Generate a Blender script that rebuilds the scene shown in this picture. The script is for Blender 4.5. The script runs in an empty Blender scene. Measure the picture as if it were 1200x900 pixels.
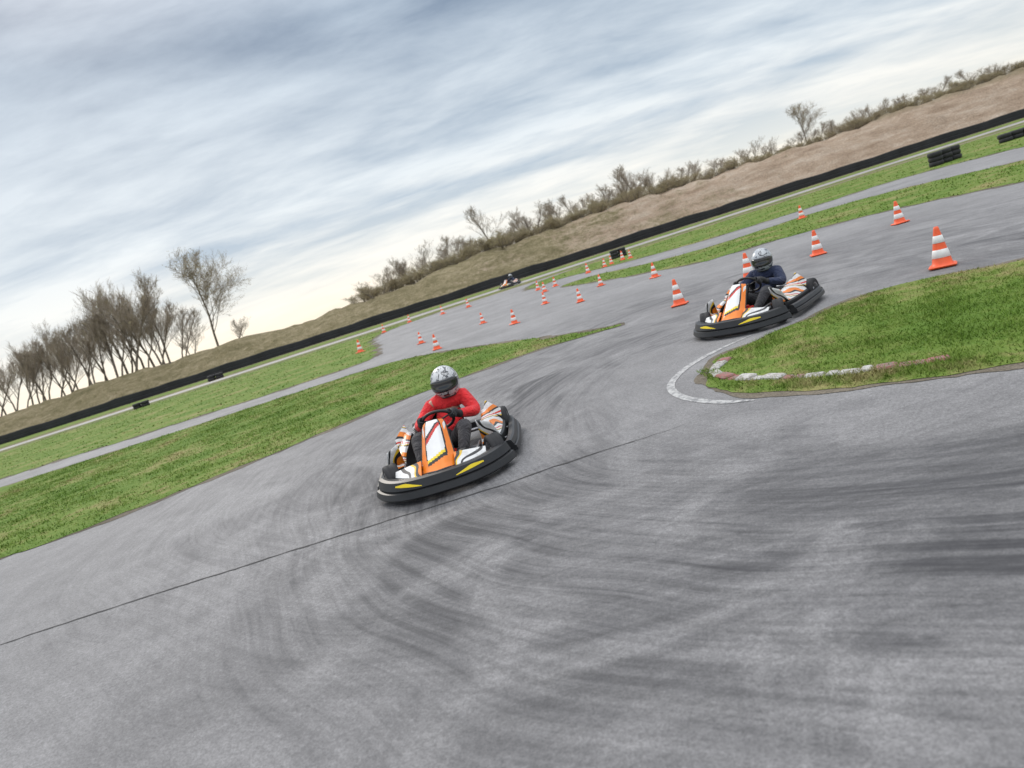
import bpy, math, random
import numpy as np
from mathutils import Vector, Matrix
random.seed(7); np.random.seed(7)
scene=bpy.context.scene
COL=scene.collection

# ---------------------------------------------------------------- materials
def new_mat(name):
    m=bpy.data.materials.new(name); m.use_nodes=True
    nt=m.node_tree; b=nt.nodes['Principled BSDF']
    return m,nt,b
def N(nt,t,**k):
    n=nt.nodes.new(t)
    for a,v in k.items(): setattr(n,a,v)
    return n
def ramp(nt,stops,interp='LINEAR'):
    n=nt.nodes.new('ShaderNodeValToRGB'); cr=n.color_ramp; cr.interpolation=interp
    while len(cr.elements)<len(stops): cr.elements.new(0.5)
    for e,(p,c) in zip(cr.elements,stops):
        e.position=p; e.color=(c[0],c[1],c[2],1) if hasattr(c,'__len__') else (c,c,c,1)
    return n
def mathn(nt,op,a,b=None,c=None):
    n=nt.nodes.new('ShaderNodeMath'); n.operation=op
    for i,v in enumerate((a,b,c)):
        if v is None: continue
        if isinstance(v,(int,float)): n.inputs[i].default_value=v
        else: nt.links.new(v,n.inputs[i])
    return n.outputs[0]
def mix(nt,f,a,b,mode='MIX'):
    n=nt.nodes.new('ShaderNodeMix'); n.data_type='RGBA'; n.blend_type=mode
    for s,v in ((n.inputs[0],f),(n.inputs[6],a),(n.inputs[7],b)):
        if isinstance(v,(int,float)): s.default_value=v
        elif isinstance(v,tuple): s.default_value=(v[0],v[1],v[2],1)
        else: nt.links.new(v,s)
    return n.outputs[2]
def noise(nt,vec,scale,detail=4,rough=0.55,dist=0.0):
    n=nt.nodes.new('ShaderNodeTexNoise'); n.inputs['Scale'].default_value=scale
    n.inputs['Detail'].default_value=detail; n.inputs['Roughness'].default_value=rough
    n.inputs['Distortion'].default_value=dist
    if vec is not None: nt.links.new(vec,n.inputs['Vector'])
    return n.outputs['Fac']
def simple(name,col,rough=0.5,metal=0.0,var=0.15,scale=12,coat=0.0):
    m,nt,b=new_mat(name)
    tc=N(nt,'ShaderNodeTexCoord')
    f=noise(nt,tc.outputs['Object'],scale,5,0.6)
    r=ramp(nt,[(0.3,tuple(c*(1-var) for c in col)),(0.7,tuple(min(1,c*(1+var)) for c in col))])
    nt.links.new(f,r.inputs[0]); nt.links.new(r.outputs[0],b.inputs['Base Color'])
    b.inputs['Roughness'].default_value=rough; b.inputs['Metallic'].default_value=metal
    b.inputs['Coat Weight'].default_value=coat
    return m
def bump(nt,b,h,strength=0.4,dist=0.01):
    n=nt.nodes.new('ShaderNodeBump'); n.inputs['Strength'].default_value=strength
    n.inputs['Distance'].default_value=dist
    nt.links.new(h,n.inputs['Height']); nt.links.new(n.outputs[0],b.inputs['Normal'])

def asphalt_mat(name,base,streaks):
    m,nt,b=new_mat(name)
    geo=N(nt,'ShaderNodeNewGeometry'); P=geo.outputs['Position']
    g1=noise(nt,P,120,2,0.75); g2=noise(nt,P,34,3,0.7); g3=noise(nt,P,0.45,4,0.6)
    g4=noise(nt,P,2.2,6,0.65)
    c=base
    for gg,st in ((g1,[(0.3,0.66),(0.5,1.0),(0.72,1.38)]),(g2,[(0.3,0.82),(0.7,1.18)]),(g3,[(0.3,0.82),(0.7,1.14)]),(g4,[(0.3,0.87),(0.7,1.11)])):
        r_=ramp(nt,st); nt.links.new(gg,r_.inputs[0]); c=mix(nt,1.0,c,r_.outputs[0],'MULTIPLY')
    if streaks:
        sep=N(nt,'ShaderNodeSeparateXYZ'); nt.links.new(P,sep.inputs[0])
        wob=mathn(nt,'MULTIPLY',noise(nt,P,0.22,2,0.5),1.4)
        patch=noise(nt,P,0.9,5,0.62,0.8)
        for (cx,cy,r0,rw,amp,seed,thick,ang,brush,film) in streaks:
            rp=ramp(nt,[(0.40,0.12),(0.58,1.0)]); nt.links.new(patch,rp.inputs[0])
            dx=mathn(nt,'SUBTRACT',sep.outputs[0],cx); dy=mathn(nt,'SUBTRACT',sep.outputs[1],cy)
            R=mathn(nt,'SQRT',mathn(nt,'ADD',mathn(nt,'MULTIPLY',dx,dx),mathn(nt,'MULTIPLY',dy,dy)))
            A=mathn(nt,'ARCTAN2',dy,mathn(nt,'MULTIPLY',dx,-1.0))
            R2=mathn(nt,'ADD',R,wob)
            cb=N(nt,'ShaderNodeCombineXYZ')
            nt.links.new(mathn(nt,'MULTIPLY',R2,thick),cb.inputs[0])
            nt.links.new(mathn(nt,'MULTIPLY',A,ang),cb.inputs[1]); cb.inputs[2].default_value=seed
            s=noise(nt,cb.outputs[0],1.0,5,0.66)
            rs=ramp(nt,[(0.45,0.0),(0.55,0.45),(0.68,1.0)]); nt.links.new(s,rs.inputs[0])
            dm=mathn(nt,'DIVIDE',mathn(nt,'SUBTRACT',R,r0),rw)
            mask=mathn(nt,'POWER',2.718,mathn(nt,'MULTIPLY',mathn(nt,'MULTIPLY',dm,dm),-1.0))
            fac=mathn(nt,'MULTIPLY',mathn(nt,'MULTIPLY',rs.outputs[0],mask),mathn(nt,'MULTIPLY',rp.outputs[0],amp))
            c=mix(nt,fac,c,(0.04,0.040,0.044))
            c=mix(nt,mathn(nt,'MULTIPLY',mathn(nt,'MULTIPLY',mask,rp.outputs[0]),film),c,(0.045,0.045,0.05))
            cb2=N(nt,'ShaderNodeCombineXYZ')
            nt.links.new(mathn(nt,'MULTIPLY',R2,thick*3.0),cb2.inputs[0])
            nt.links.new(mathn(nt,'MULTIPLY',A,ang*3.2),cb2.inputs[1]); cb2.inputs[2].default_value=seed+3
            s2=noise(nt,cb2.outputs[0],1.0,4,0.65)
            rf=ramp(nt,[(0.32,0.74),(0.5,1.0),(0.68,1.16)]); nt.links.new(s2,rf.inputs[0])
            c=mix(nt,mathn(nt,'MULTIPLY',mask,brush),c,mix(nt,1.0,c,rf.outputs[0],'MULTIPLY'))
    nt.links.new(c,b.inputs['Base Color'])
    b.inputs['Roughness'].default_value=0.8
    b.inputs['Specular IOR Level'].default_value=0.4
    hs=mathn(nt,'ADD',g1,g2); bump(nt,b,hs,0.5,0.004)
    return m

ASPH=asphalt_mat('asphalt_worn',(0.226,0.223,0.225),[
    (3.3,6.4,4.1,1.4,1.0,1.3,12.0,1.3,0.8,0.34),(4.6,7.6,6.2,2.0,0.62,5.1,9.5,1.6,0.55,0.16),(1.6,9.2,5.8,2.0,0.36,9.7,9.0,1.4,0.5,0.06)])
ROAD2=asphalt_mat('asphalt_service_road',(0.33,0.325,0.31),None)

def grass_mat(name,c1,c2,c3,sc=1.0,hi=(0.65,1.3),pos=(0.38,0.5,0.64)):
    m,nt,b=new_mat(name)
    geo=N(nt,'ShaderNodeNewGeometry'); P=geo.outputs['Position']
    f1=noise(nt,P,0.6*sc,5,0.65); f2=noise(nt,P,5*sc,4,0.7); f3=noise(nt,P,60*sc,2,0.7)
    r=ramp(nt,[(pos[0],c1),(pos[1],c2),(pos[2],c3)]); nt.links.new(mathn(nt,'ADD',mathn(nt,'MULTIPLY',f1,0.6),mathn(nt,'MULTIPLY',f2,0.4)),r.inputs[0])
    r3=ramp(nt,[(0.3,hi[0]),(0.7,hi[1])]); nt.links.new(f3,r3.inputs[0])
    c=mix(nt,1.0,r.outputs[0],r3.outputs[0],'MULTIPLY')
    nt.links.new(c,b.inputs['Base Color']); b.inputs['Roughness'].default_value=0.9
    b.inputs['Specular IOR Level'].default_value=0.1
    bump(nt,b,f2,0.6,0.05)
    return m
GP=(0.42,0.52,0.61)
GRASS=grass_mat('grass_turf',(0.10,0.170,0.030),(0.145,0.205,0.045),(0.25,0.23,0.095),1.0,(0.8,1.15),GP)
BLADE=grass_mat('grass_blade',(0.115,0.198,0.030),(0.165,0.242,0.047),(0.31,0.28,0.125),1.0,(0.85,1.1),GP)
FIELD=grass_mat('dry_field',(0.15,0.135,0.07),(0.21,0.185,0.105),(0.28,0.24,0.16),0.4)
SOIL=grass_mat('soil',(0.10,0.085,0.065),(0.15,0.13,0.10),(0.2,0.175,0.14))

# ---------------------------------------------------------------- mesh helpers
def link(o,parent=None):
    COL.objects.link(o)
    if parent is not None: o.parent=parent
    return o
def mesh_obj(name,verts,faces,mats,parent=None,smooth=False,midx=None,sharp=None):
    me=bpy.data.meshes.new(name)
    me.from_pydata([tuple(v) for v in verts],[],[tuple(f) for f in faces])
    if not isinstance(mats,(list,tuple)): mats=[mats]
    for m in mats: me.materials.append(m)
    if midx is not None: me.polygons.foreach_set('material_index',midx)
    if smooth: me.polygons.foreach_set('use_smooth',[True]*len(me.polygons))
    me.update()
    if sharp: me.set_sharp_from_angle(angle=math.radians(sharp))
    return link(bpy.data.objects.new(name,me),parent)
def empty(name,loc=(0,0,0),rotz=0,label=None,category=None,group=None):
    e=bpy.data.objects.new(name,None); e.location=loc; e.rotation_euler=(0,0,rotz); e.empty_display_size=0.2
    COL.objects.link(e)
    if label: e['label']=label
    if category: e['category']=category
    if group: e['group']=group
    return e
def tagged(o,label=None,category=None,group=None,kind=None):
    if label: o['label']=label
    if category: o['category']=category
    if group: o['group']=group
    if kind: o['kind']=kind
    return o
class MB:
    def __init__(s): s.v=[];s.f=[];s.m=[]
    def add(s,v,f,mi=0):
        o=len(s.v); s.v+= [tuple(p) for p in v]; s.f+=[tuple(i+o for i in q) for q in f]; s.m+=[mi]*len(f)
    def obj(s,name,mats,parent=None,smooth=False,sharp=None):
        return mesh_obj(name,s.v,s.f,mats,parent,smooth,s.m,sharp)
def tube_geo(path,radii,seg=8,caps=True,closed=False):
    path=[Vector(p) for p in path]; n=len(path)
    if not hasattr(radii,'__len__'): radii=[radii]*n
    V=[];F=[];prev=None
    for i,p in enumerate(path):
        if closed: t=(path[(i+1)%n]-path[i-1])
        elif i==0: t=path[1]-p
        elif i==n-1: t=p-path[i-1]
        else: t=path[i+1]-path[i-1]
        t.normalize()
        if prev is None:
            a=Vector((0,0,1)) if abs(t.z)<0.9 else Vector((1,0,0))
            x=t.cross(a).normalized()
        else:
            x=(prev-t*prev.dot(t)).normalized()
        prev=x; y=t.cross(x)
        for k in range(seg):
            an=2*math.pi*k/seg; V.append(p+(x*math.cos(an)+y*math.sin(an))*radii[i])
    m=n if closed else n-1
    for i in range(m):
        j=(i+1)%n
        for k in range(seg):
            F.append((i*seg+k,i*seg+(k+1)%seg,j*seg+(k+1)%seg,j*seg+k))
    if caps and not closed:
        F.append(tuple(range(seg))[::-1]); F.append(tuple((n-1)*seg+k for k in range(seg)))
    return V,F
def lathe_geo(profile,seg=24,axis='z',center=(0,0,0),closed=False):
    V=[];F=[];n=len(profile);cx,cy,cz=center
    for (r,h) in profile:
        for k in range(seg):
            a=2*math.pi*k/seg
            if axis=='z': V.append((cx+r*math.cos(a),cy+r*math.sin(a),cz+h))
            elif axis=='x': V.append((cx+h,cy+r*math.cos(a),cz+r*math.sin(a)))
            else: V.append((cx+r*math.cos(a),cy+h,cz+r*math.sin(a)))
    for i in range(n if closed else n-1):
        j=(i+1)%n
        for k in range(seg):
            F.append((i*seg+k,i*seg+(k+1)%seg,j*seg+(k+1)%seg,j*seg+k))
    return V,F
def box_geo(c,s,rot=None,bev=0.0):
    x,y,z=s[0]/2,s[1]/2,s[2]/2; b=min(bev,x*0.9,y*0.9,z*0.9)
    V=[];F=[]
    if b<=0:
        V=[Vector((sx*x,sy*y,sz*z)) for sz in(-1,1) for sx,sy in((-1,-1),(1,-1),(1,1),(-1,1))]
        F=[(3,2,1,0),(4,5,6,7),(0,1,5,4),(1,2,6,5),(2,3,7,6),(3,0,4,7)]
    else:
        rings=[(x-b,y-b,-z),(x,y,-z+b),(x,y,z-b),(x-b,y-b,z)]
        for (a,d,h) in rings:
            bb=b*0.6
            for sx,sy in((-1,-1),(1,-1),(1,1),(-1,1)):
                pts=[(sx*a,sy*(d-bb)),(sx*(a-bb),sy*d)]
                if sx*sy<0: pts=pts[::-1]
                for q in pts: V.append(Vector((q[0],q[1],h)))
        for i in range(3):
            for k in range(8): F.append((i*8+k,i*8+(k+1)%8,(i+1)*8+(k+1)%8,(i+1)*8+k))
        F.append(tuple(range(8))[::-1]); F.append(tuple(24+k for k in range(8)))
    if rot is not None: V=[rot@v for v in V]
    V=[v+Vector(c) for v in V]
    return V,F
def grid_geo(fn,nu,nv):
    V=[fn(i/nu,j/nv) for j in range(nv+1) for i in range(nu+1)]
    F=[(j*(nu+1)+i,j*(nu+1)+i+1,(j+1)*(nu+1)+i+1,(j+1)*(nu+1)+i) for j in range(nv) for i in range(nu)]
    return V,F
def recalc(o):
    import bmesh
    bm=bmesh.new(); bm.from_mesh(o.data); bmesh.ops.recalc_face_normals(bm,faces=bm.faces); bm.to_mesh(o.data); bm.free()
    return o
def catmull(pts,n=6,closed=True):
    out=[];L=len(pts)
    rng=range(L) if closed else range(L-1)
    for i in rng:
        if closed: p0,p1,p2,p3=[np.array(pts[(i+k)%L],float) for k in(-1,0,1,2)]
        else:
            p1=np.array(pts[i],float);p2=np.array(pts[i+1],float)
            p0=np.array(pts[i-1],float) if i>0 else 2*p1-p2
            p3=np.array(pts[i+2],float) if i+2<L else 2*p2-p1
        for k in range(n):
            t=k/n
            out.append(0.5*((2*p1)+(-p0+p2)*t+(2*p0-5*p1+4*p2-p3)*t*t+(-p0+3*p1-3*p2+p3)*t**3))
    if not closed: out.append(np.array(pts[-1],float))
    return out
def skin_obj(name,verts,edges,radii,root,mat,parent,sub=2):
    me=bpy.data.meshes.new(name); me.from_pydata(verts,edges,[])
    o=bpy.data.objects.new(name+'_tmp',me); COL.objects.link(o)
    md=o.modifiers.new('s','SKIN'); md.use_smooth_shade=True
    for i,r in enumerate(radii):
        sv=me.skin_vertices[0].data[i]
        sv.radius=(r,r) if not hasattr(r,'__len__') else r
        sv.use_root=(i==root)
    ss=o.modifiers.new('u','SUBSURF'); ss.levels=sub; ss.render_levels=sub
    dg=bpy.context.evaluated_depsgraph_get(); dg.update()
    m2=bpy.data.meshes.new_from_object(o.evaluated_get(dg))
    bpy.data.objects.remove(o)
    m2.name=name; m2.materials.clear(); m2.materials.append(mat)
    m2.polygons.foreach_set('use_smooth',[True]*len(m2.polygons))
    return link(bpy.data.objects.new(name,m2),parent)

# ---------------------------------------------------------------- ground, roads, grass
g=mesh_obj('ground',[(-900,-300,0),(900,-300,0),(900,1500,0),(-900,1500,0)],[(0,1,2,3)],FIELD)
tagged(g,kind='structure')
tr=mesh_obj('track',[(-70,-25,0.004),(70,-25,0.004),(70,45,0.004),(-70,45,0.004)],[(0,1,2,3)],ASPH)
tagged(tr,kind='structure')
sr=mesh_obj('service_road',[(-120,47.2,0.008),(-30,48.6,0.008),(0,49.5,0.008),(30,50,0.008),(80,47,0.008),
                            (80,50.5,0.008),(30,53.5,0.008),(0,53,0.008),(-30,52,0.008),(-120,51.0,0.008)],[(0,1,2,3,4,5,6,7,8,9)],ROAD2)
tagged(sr,kind='structure')

def jit_poly(pts,n,j):
    c=catmull(pts,n)
    out=[]
    for i,p in enumerate(c):
        q=c[(i+1)%len(c)]; L=np.linalg.norm(q-p); m=max(1,min(60,int(L/0.12)))
        for k in range(m): out.append(p+(q-p)*k/m)
    a=np.array(out)
    nn=len(a)
    nx=np.roll(a,-1,0)-np.roll(a,1,0); l=np.linalg.norm(nx,axis=1)+1e-9
    nor=np.stack([nx[:,1]/l,-nx[:,0]/l],1)
    r=np.random.randn(nn); r=(r+np.roll(r,1)+np.roll(r,2)+np.roll(r,3))/2
    return a,nor,r
def area(a):
    x,y=a[:,0],a[:,1]; return 0.5*np.sum(x*np.roll(y,-1)-np.roll(x,-1)*y)
def grass_patch(name,pts,j=0.04,soil=0.09,z=0.012,n=6):
    if area(np.array(pts,float))<0: pts=pts[::-1]
    a,nor,r=jit_poly(pts,n,j)
    b=a+nor*(r*j)[:,None]
    s=a+nor*(soil+np.roll(r,7)*j*0.9)[:,None]
    o=mesh_obj(name,[(p[0],p[1],z) for p in b],[tuple(range(len(b)))],GRASS)
    tagged(o,kind='structure')
    o2=mesh_obj(name+'_soil_edge',[(p[0],p[1],z-0.004) for p in s],[tuple(range(len(s)))],SOIL)
    tagged(o2,kind='structure')
    return b
isl=[(14,3.2),(9,5.6),(7,6.75),(5.8,7.45),(5.2,7.9),(4.5,8.2),(3.7,7.95),(3.0,7.65),(2.35,7.4),(1.95,6.85),(1.83,6.3),(1.95,5.7),(2.4,5.1),(2.9,4.72),(3.4,4.35),(5,3.2),(8,1.5),(14,-1)]
P_isl=grass_patch('grass_island',isl,0.04,0.08)
verge=[(-40,7.5),(-25,8.2),(-12,8.7),(-7.4,9.1),(-6.1,9.35),(-4.7,10.0),(-3.5,10.75),(-1.8,11.85),(0.1,12.55),(1.3,12.6),(2.15,12.4),(1.6,12.95),(0.6,14.6),(-1.0,17.2),(-2.6,19.2),(-4.6,19.9),(-9.6,19.6),(-15,19.8),(-40,21)]
P_ver=grass_patch('grass_verge',verge,0.07,0.13)
f2=[(-60,25.5),(-30,24.5),(-17.9,23.2),(-11,22.6),(-6.5,22.6),(-4.4,23.4),(-4.9,28),(-6.4,36),(-6.3,41),(-5.2,43.5),(-3.5,45.2),(-12,45.5),(-35,45),(-60,44.5)]
P_f2=grass_patch('grass_infield',f2,0.12,0.25)
wed=[(3.4,30),(4.4,25.5),(6.1,20.6),(7.0,19.7),(8.6,19.3),(10.3,18.0),(11.4,15.6),(12.2,12),(12.5,8),(18,8),(17,14),(15.9,19),(14.6,23.6),(12.6,25.3),(10.6,25.2),(8.6,25.2),(6.6,26.8),(4.8,30.5)]
P_wed=grass_patch('grass_wedge',wed,0.08,0.15)
g3=[(2.5,36),(4.2,37.5),(6.5,34),(8.2,31.8),(10.7,30),(14.9,29.5),(18.6,29.2),(20.5,24),(21,12),(40,12),(60,30),(60,44),(34,44.5),(14,44.8),(7,44.8),(3.2,42)]
P_g3=grass_patch('grass_outfield',g3,0.12,0.25)
g4=[(-110,54),(-30,55.2),(0,54.5),(30,55),(60,53),(60,58),(30,58.6),(0,59.5),(-30,62),(-110,72)]
P_g4=grass_patch('grass_roadside',g4,0.2,0.4,n=3)
gs=[(-110,45.6),(-30,46.2),(0,46.8),(30,47.4),(60,46),(60,46.9),(30,48.6),(0,48.2),(-30,47.4),(-110,46.6)]
P_gs=grass_patch('grass_strip',gs,0.1,0.2,n=3)

def inpoly(P,px,py):
    c=np.zeros(len(px),bool); x=P[:,0];y=P[:,1]; x2=np.roll(x,-1);y2=np.roll(y,-1)
    for i in range(len(P)):
        if y[i]==y2[i]: continue
        cond=((y[i]>py)!=(y2[i]>py))&(px<(x2[i]-x[i])*(py-y[i])/(y2[i]-y[i])+x[i])
        c^=cond
    return c
BV=[]
def blades(P,box,dens,h,w,zb=0.01,thin=2):
    x0,x1,y0,y1=box; n=int((x1-x0)*(y1-y0)*dens)
    px=np.random.uniform(x0,x1,n); py=np.random.uniform(y0,y1,n)
    cl=np.sin(px*3.1+1.3*np.sin(py*2.2))*np.cos(py*2.7+1.7*np.sin(px*1.9))
    cl=0.6*cl+0.4*np.sin(px*7.3+py*3.1)*np.cos(py*8.9-px*2.0)
    k=np.random.rand(n)<(0.6+0.4*cl); px=px[k];py=py[k];cl=cl[k]
    Q=P[::thin] if thin>1 else P
    m=inpoly(Q,px,py); px=px[m];py=py[m];cl=cl[m]; n=len(px)
    a=np.random.rand(n)*6.283; hh=h*(0.4+0.8*np.random.rand(n)**1.8)*(1+0.4*cl); ww=w*(0.6+0.8*np.random.rand(n))
    le=hh*np.random.uniform(0.2,1.1,n); la=np.random.rand(n)*6.283
    v=np.zeros((n,3,3))
    v[:,0,0]=px-np.cos(a)*ww/2;v[:,0,1]=py-np.sin(a)*ww/2
    v[:,1,0]=px+np.cos(a)*ww/2;v[:,1,1]=py+np.sin(a)*ww/2
    v[:,2,0]=px+np.cos(la)*le;v[:,2,1]=py+np.sin(la)*le;v[:,2,2]=hh
    v[:,:2,2]=zb
    BV.append(v.reshape(-1,3))
blades(P_isl,(1.6,9,3.4,8.7),5200,0.042,0.009)
kf=np.array([(1.9,7.1),(1.86,6.3),(1.98,5.75),(2.42,5.15),(2.95,4.76),(3.6,4.3),(3.7,4.50),(3.04,5.00),(2.58,5.37),(2.18,5.89),(2.0,6.4),(2.07,7.0)])
blades(kf,(1.8,3.8,4.2,7.2),4800,0.062,0.009,thin=1)
blades(P_ver,(-14,2.4,8.5,20.2),1100,0.045,0.016)
blades(P_wed,(3,17,12,31),120,0.05,0.04)
blades(P_f2,(-30,-3,22,46),25,0.05,0.07)
blades(P_g3,(2,34,24,45),20,0.05,0.08)
V=np.concatenate(BV); nt_=len(V)//3
me=bpy.data.meshes.new('grass_blades'); me.vertices.add(len(V)); me.vertices.foreach_set('co',V.ravel())
me.loops.add(len(V)); me.loops.foreach_set('vertex_index',np.arange(len(V)))
me.polygons.add(nt_); me.polygons.foreach_set('loop_start',np.arange(0,len(V),3)); me.polygons.foreach_set('loop_total',np.full(nt_,3))
me.materials.append(BLADE); me.update(); me.validate()
tagged(link(bpy.data.objects.new('grass_blades',me)),kind='stuff')

# seam in the asphalt
xs=np.arange(-9,1.35,0.06); L=[]; wy=0
for x in xs:
    wy=wy*0.9+random.gauss(0,0.005); w=0.006+0.007*random.random()
    if x>0.4: w*=max(0.12,(1.35-x)/0.95)
    yy=5.41+wy+0.012*math.sin(x*1.3)
    L.append(((x,yy-w,0.008),(x,yy+w,0.008)))
vs=[p for q in L for p in q]; fs=[(2*i,2*i+2,2*i+3,2*i+1) for i in range(len(L)-1)]
SEAM=simple('seam_tar',(0.055,0.054,0.054),0.9)
tagged(mesh_obj('asphalt_seam',vs,fs,SEAM),kind='structure')

def paint_mat(name,col,wear=0.5,under=(0.21,0.21,0.215)):
    m,nt,b=new_mat(name)
    geo=N(nt,'ShaderNodeNewGeometry'); P=geo.outputs['Position']
    f=noise(nt,P,14,7,0.8); r=ramp(nt,[(wear-0.08,under),(wear+0.05,col)]); nt.links.new(f,r.inputs[0])
    nt.links.new(r.outputs[0],b.inputs['Base Color']); b.inputs['Roughness'].default_value=0.85
    return m
WPAINT=paint_mat('worn_white_paint',(0.46,0.46,0.45),0.50)
RPAINT=paint_mat('worn_red_paint',(0.30,0.11,0.10),0.50,(0.21,0.175,0.15))
KPAINT=paint_mat('worn_kerb_white',(0.50,0.49,0.47),0.51,(0.25,0.235,0.21))
wl=catmull([(2.9,8.0),(2.4,7.78),(1.95,7.45),(1.62,7.0),(1.5,6.6),(1.52,6.15),(1.68,5.72),(1.88,5.48)],8,False)
vs=[]
for i,p in enumerate(wl):
    q=wl[min(i+1,len(wl)-1)]-wl[max(i-1,0)]; q=q/np.linalg.norm(q); nn=np.array([-q[1],q[0]]); w=0.042*min(1,0.3+i/14,0.3+(len(wl)-1-i)/10)
    vs+=[(p[0]-nn[0]*w,p[1]-nn[1]*w,0.0082),(p[0]+nn[0]*w,p[1]+nn[1]*w,0.0082)]
fs=[(2*i,2*i+2,2*i+3,2*i+1) for i in range(len(wl)-1)]
tagged(mesh_obj('painted_line',vs,fs,WPAINT),kind='structure')
kp=catmull([(2.3,7.2),(2.05,6.9),(2.02,6.45),(2.22,6.0),(2.48,5.6),(2.72,5.33),(2.98,5.13),(3.25,4.95)],14,False)
mb=MB(); acc=0; seg=[];cur=[kp[0]]; lim=0.14
for a_,b_ in zip(kp[:-1],kp[1:]):
    acc+=np.linalg.norm(b_-a_); cur.append(b_)
    if acc>lim: seg.append(cur); cur=[b_]; acc=0; lim=random.choice([0.09,0.16,0.2])
cc=0
for i,s in enumerate(seg):
    a_=np.array(s[0]); b_=np.array(s[-1]); d_=(b_-a_); Ln=np.linalg.norm(d_); an=math.atan2(d_[1],d_[0])+random.gauss(0,0.06)
    c=(a_+b_)/2+np.random.randn(2)*0.008; R=Matrix.Rotation(an,3,'Z')@Matrix.Rotation(random.gauss(0,0.06),3,'X')
    v,f=box_geo((c[0],c[1],0.006+random.uniform(-0.010,0.009)),(Ln-0.004,0.13+random.uniform(-0.03,0.01),0.046),R,0.014)
    if random.random()<0.55: cc=1-cc
    mb.add(v,f,cc)
tagged(mb.obj('kerb',[RPAINT,KPAINT]),kind='structure')

# ---------------------------------------------------------------- embankment
def bank_h(x):
    return (3.30+0.55*math.tanh((x-20)/25)+0.35*max(0,(-x-35)/20)+0.22*math.sin(x*0.13)+0.12*math.sin(x*0.41+1)
            +0.35*math.tanh((x+9)/3.0)+0.10*math.sin(x*1.1)+0.08*math.sin(x*2.3+1))
def bar_y(x):
    return 61.5-0.035*x+ (0.02*abs(x+10) if x<-10 else 0)
mbv=[];mbf=[]
xs=np.arange(-170,150,0.8); prof=[0,0.03,0.1,0.22,0.36,0.5,0.64,0.78,0.9,0.97,1.0,0.99,0.97,0.6,0.2,0.0]
yo=[3.5,4.2,5,6,7,8,9,10,11,12,13,14.5,18,60,110,160]
for i,x in enumerate(xs):
    h=bank_h(x)
    for k,(p,q) in enumerate(zip(prof,yo)):
        zz=h*p+(random.gauss(0,0.08)+0.16*math.sin(x*0.7+k)*math.sin(k*0.9+x*0.21))*min(1,p*3)
        mbv.append((x+random.gauss(0,0.1),bar_y(x)+q+random.gauss(0,0.15),zz-0.02*(p==0)))
K=len(prof)
for i in range(len(xs)-1):
    for k in range(K-1): mbf.append((i*K+k,(i+1)*K+k,(i+1)*K+k+1,i*K+k+1))
m,nt,b=new_mat('embankment_earth')
geo=N(nt,'ShaderNodeNewGeometry'); P=geo.outputs['Position']; sep=N(nt,'ShaderNodeSeparateXYZ'); nt.links.new(P,sep.inputs[0])
n1=noise(nt,P,0.18,6,0.65); n2=noise(nt,P,1.6,5,0.75); n3=noise(nt,P,7,3,0.7)
mp=N(nt,'ShaderNodeMapping'); mp.inputs['Scale'].default_value=(0.3,0.6,1.6); nt.links.new(P,mp.inputs[0]); n4=noise(nt,mp.outputs[0],1.0,6,0.7)
sand=ramp(nt,[(0.3,(0.25,0.18,0.125)),(0.5,(0.37,0.285,0.21)),(0.7,(0.47,0.39,0.31))]); nt.links.new(n4,sand.inputs[0])
gr=ramp(nt,[(0.32,(0.10,0.09,0.045)),(0.45,(0.18,0.155,0.085)),(0.55,(0.255,0.215,0.13)),(0.68,(0.36,0.31,0.21))]); nt.links.new(mathn(nt,'ADD',mathn(nt,'MULTIPLY',n4,0.5),mathn(nt,'MULTIPLY',n2,0.5)),gr.inputs[0])
fx=mathn(nt,'DIVIDE',mathn(nt,'ADD',sep.outputs[0],-4.0),22.0)
ff=mathn(nt,'ADD',fx,mathn(nt,'MULTIPLY',mathn(nt,'SUBTRACT',n1,0.5),3.2))
ff=mathn(nt,'ADD',ff,mathn(nt,'MULTIPLY',mathn(nt,'SUBTRACT',n2,0.5),1.8))
rr=ramp(nt,[(0.1,0.0),(0.9,1.0)]); nt.links.new(ff,rr.inputs[0])
c=mix(nt,rr.outputs[0],gr.outputs[0],sand.outputs[0])
rz=ramp(nt,[(0.0,0.0),(1.0,0.8)]); nt.links.new(mathn(nt,'ADD',mathn(nt,'MULTIPLY',mathn(nt,'SUBTRACT',sep.outputs[2],3.7),1.5),mathn(nt,'SUBTRACT',n2,0.5)),rz.inputs[0])
c=mix(nt,rz.outputs[0],c,(0.19,0.16,0.095))
r3=ramp(nt,[(0.3,0.7),(0.7,1.25)]); nt.links.new(n3,r3.inputs[0]); c=mix(nt,1.0,c,r3.outputs[0],'MULTIPLY')
nt.links.new(c,b.inputs['Base Color']); b.inputs['Roughness'].default_value=0.95; b.inputs['Specular IOR Level'].default_value=0.1
bump(nt,b,n2,0.8,0.35)
tagged(mesh_obj('embankment',mbv,mbf,m,smooth=True),kind='structure')

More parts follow.
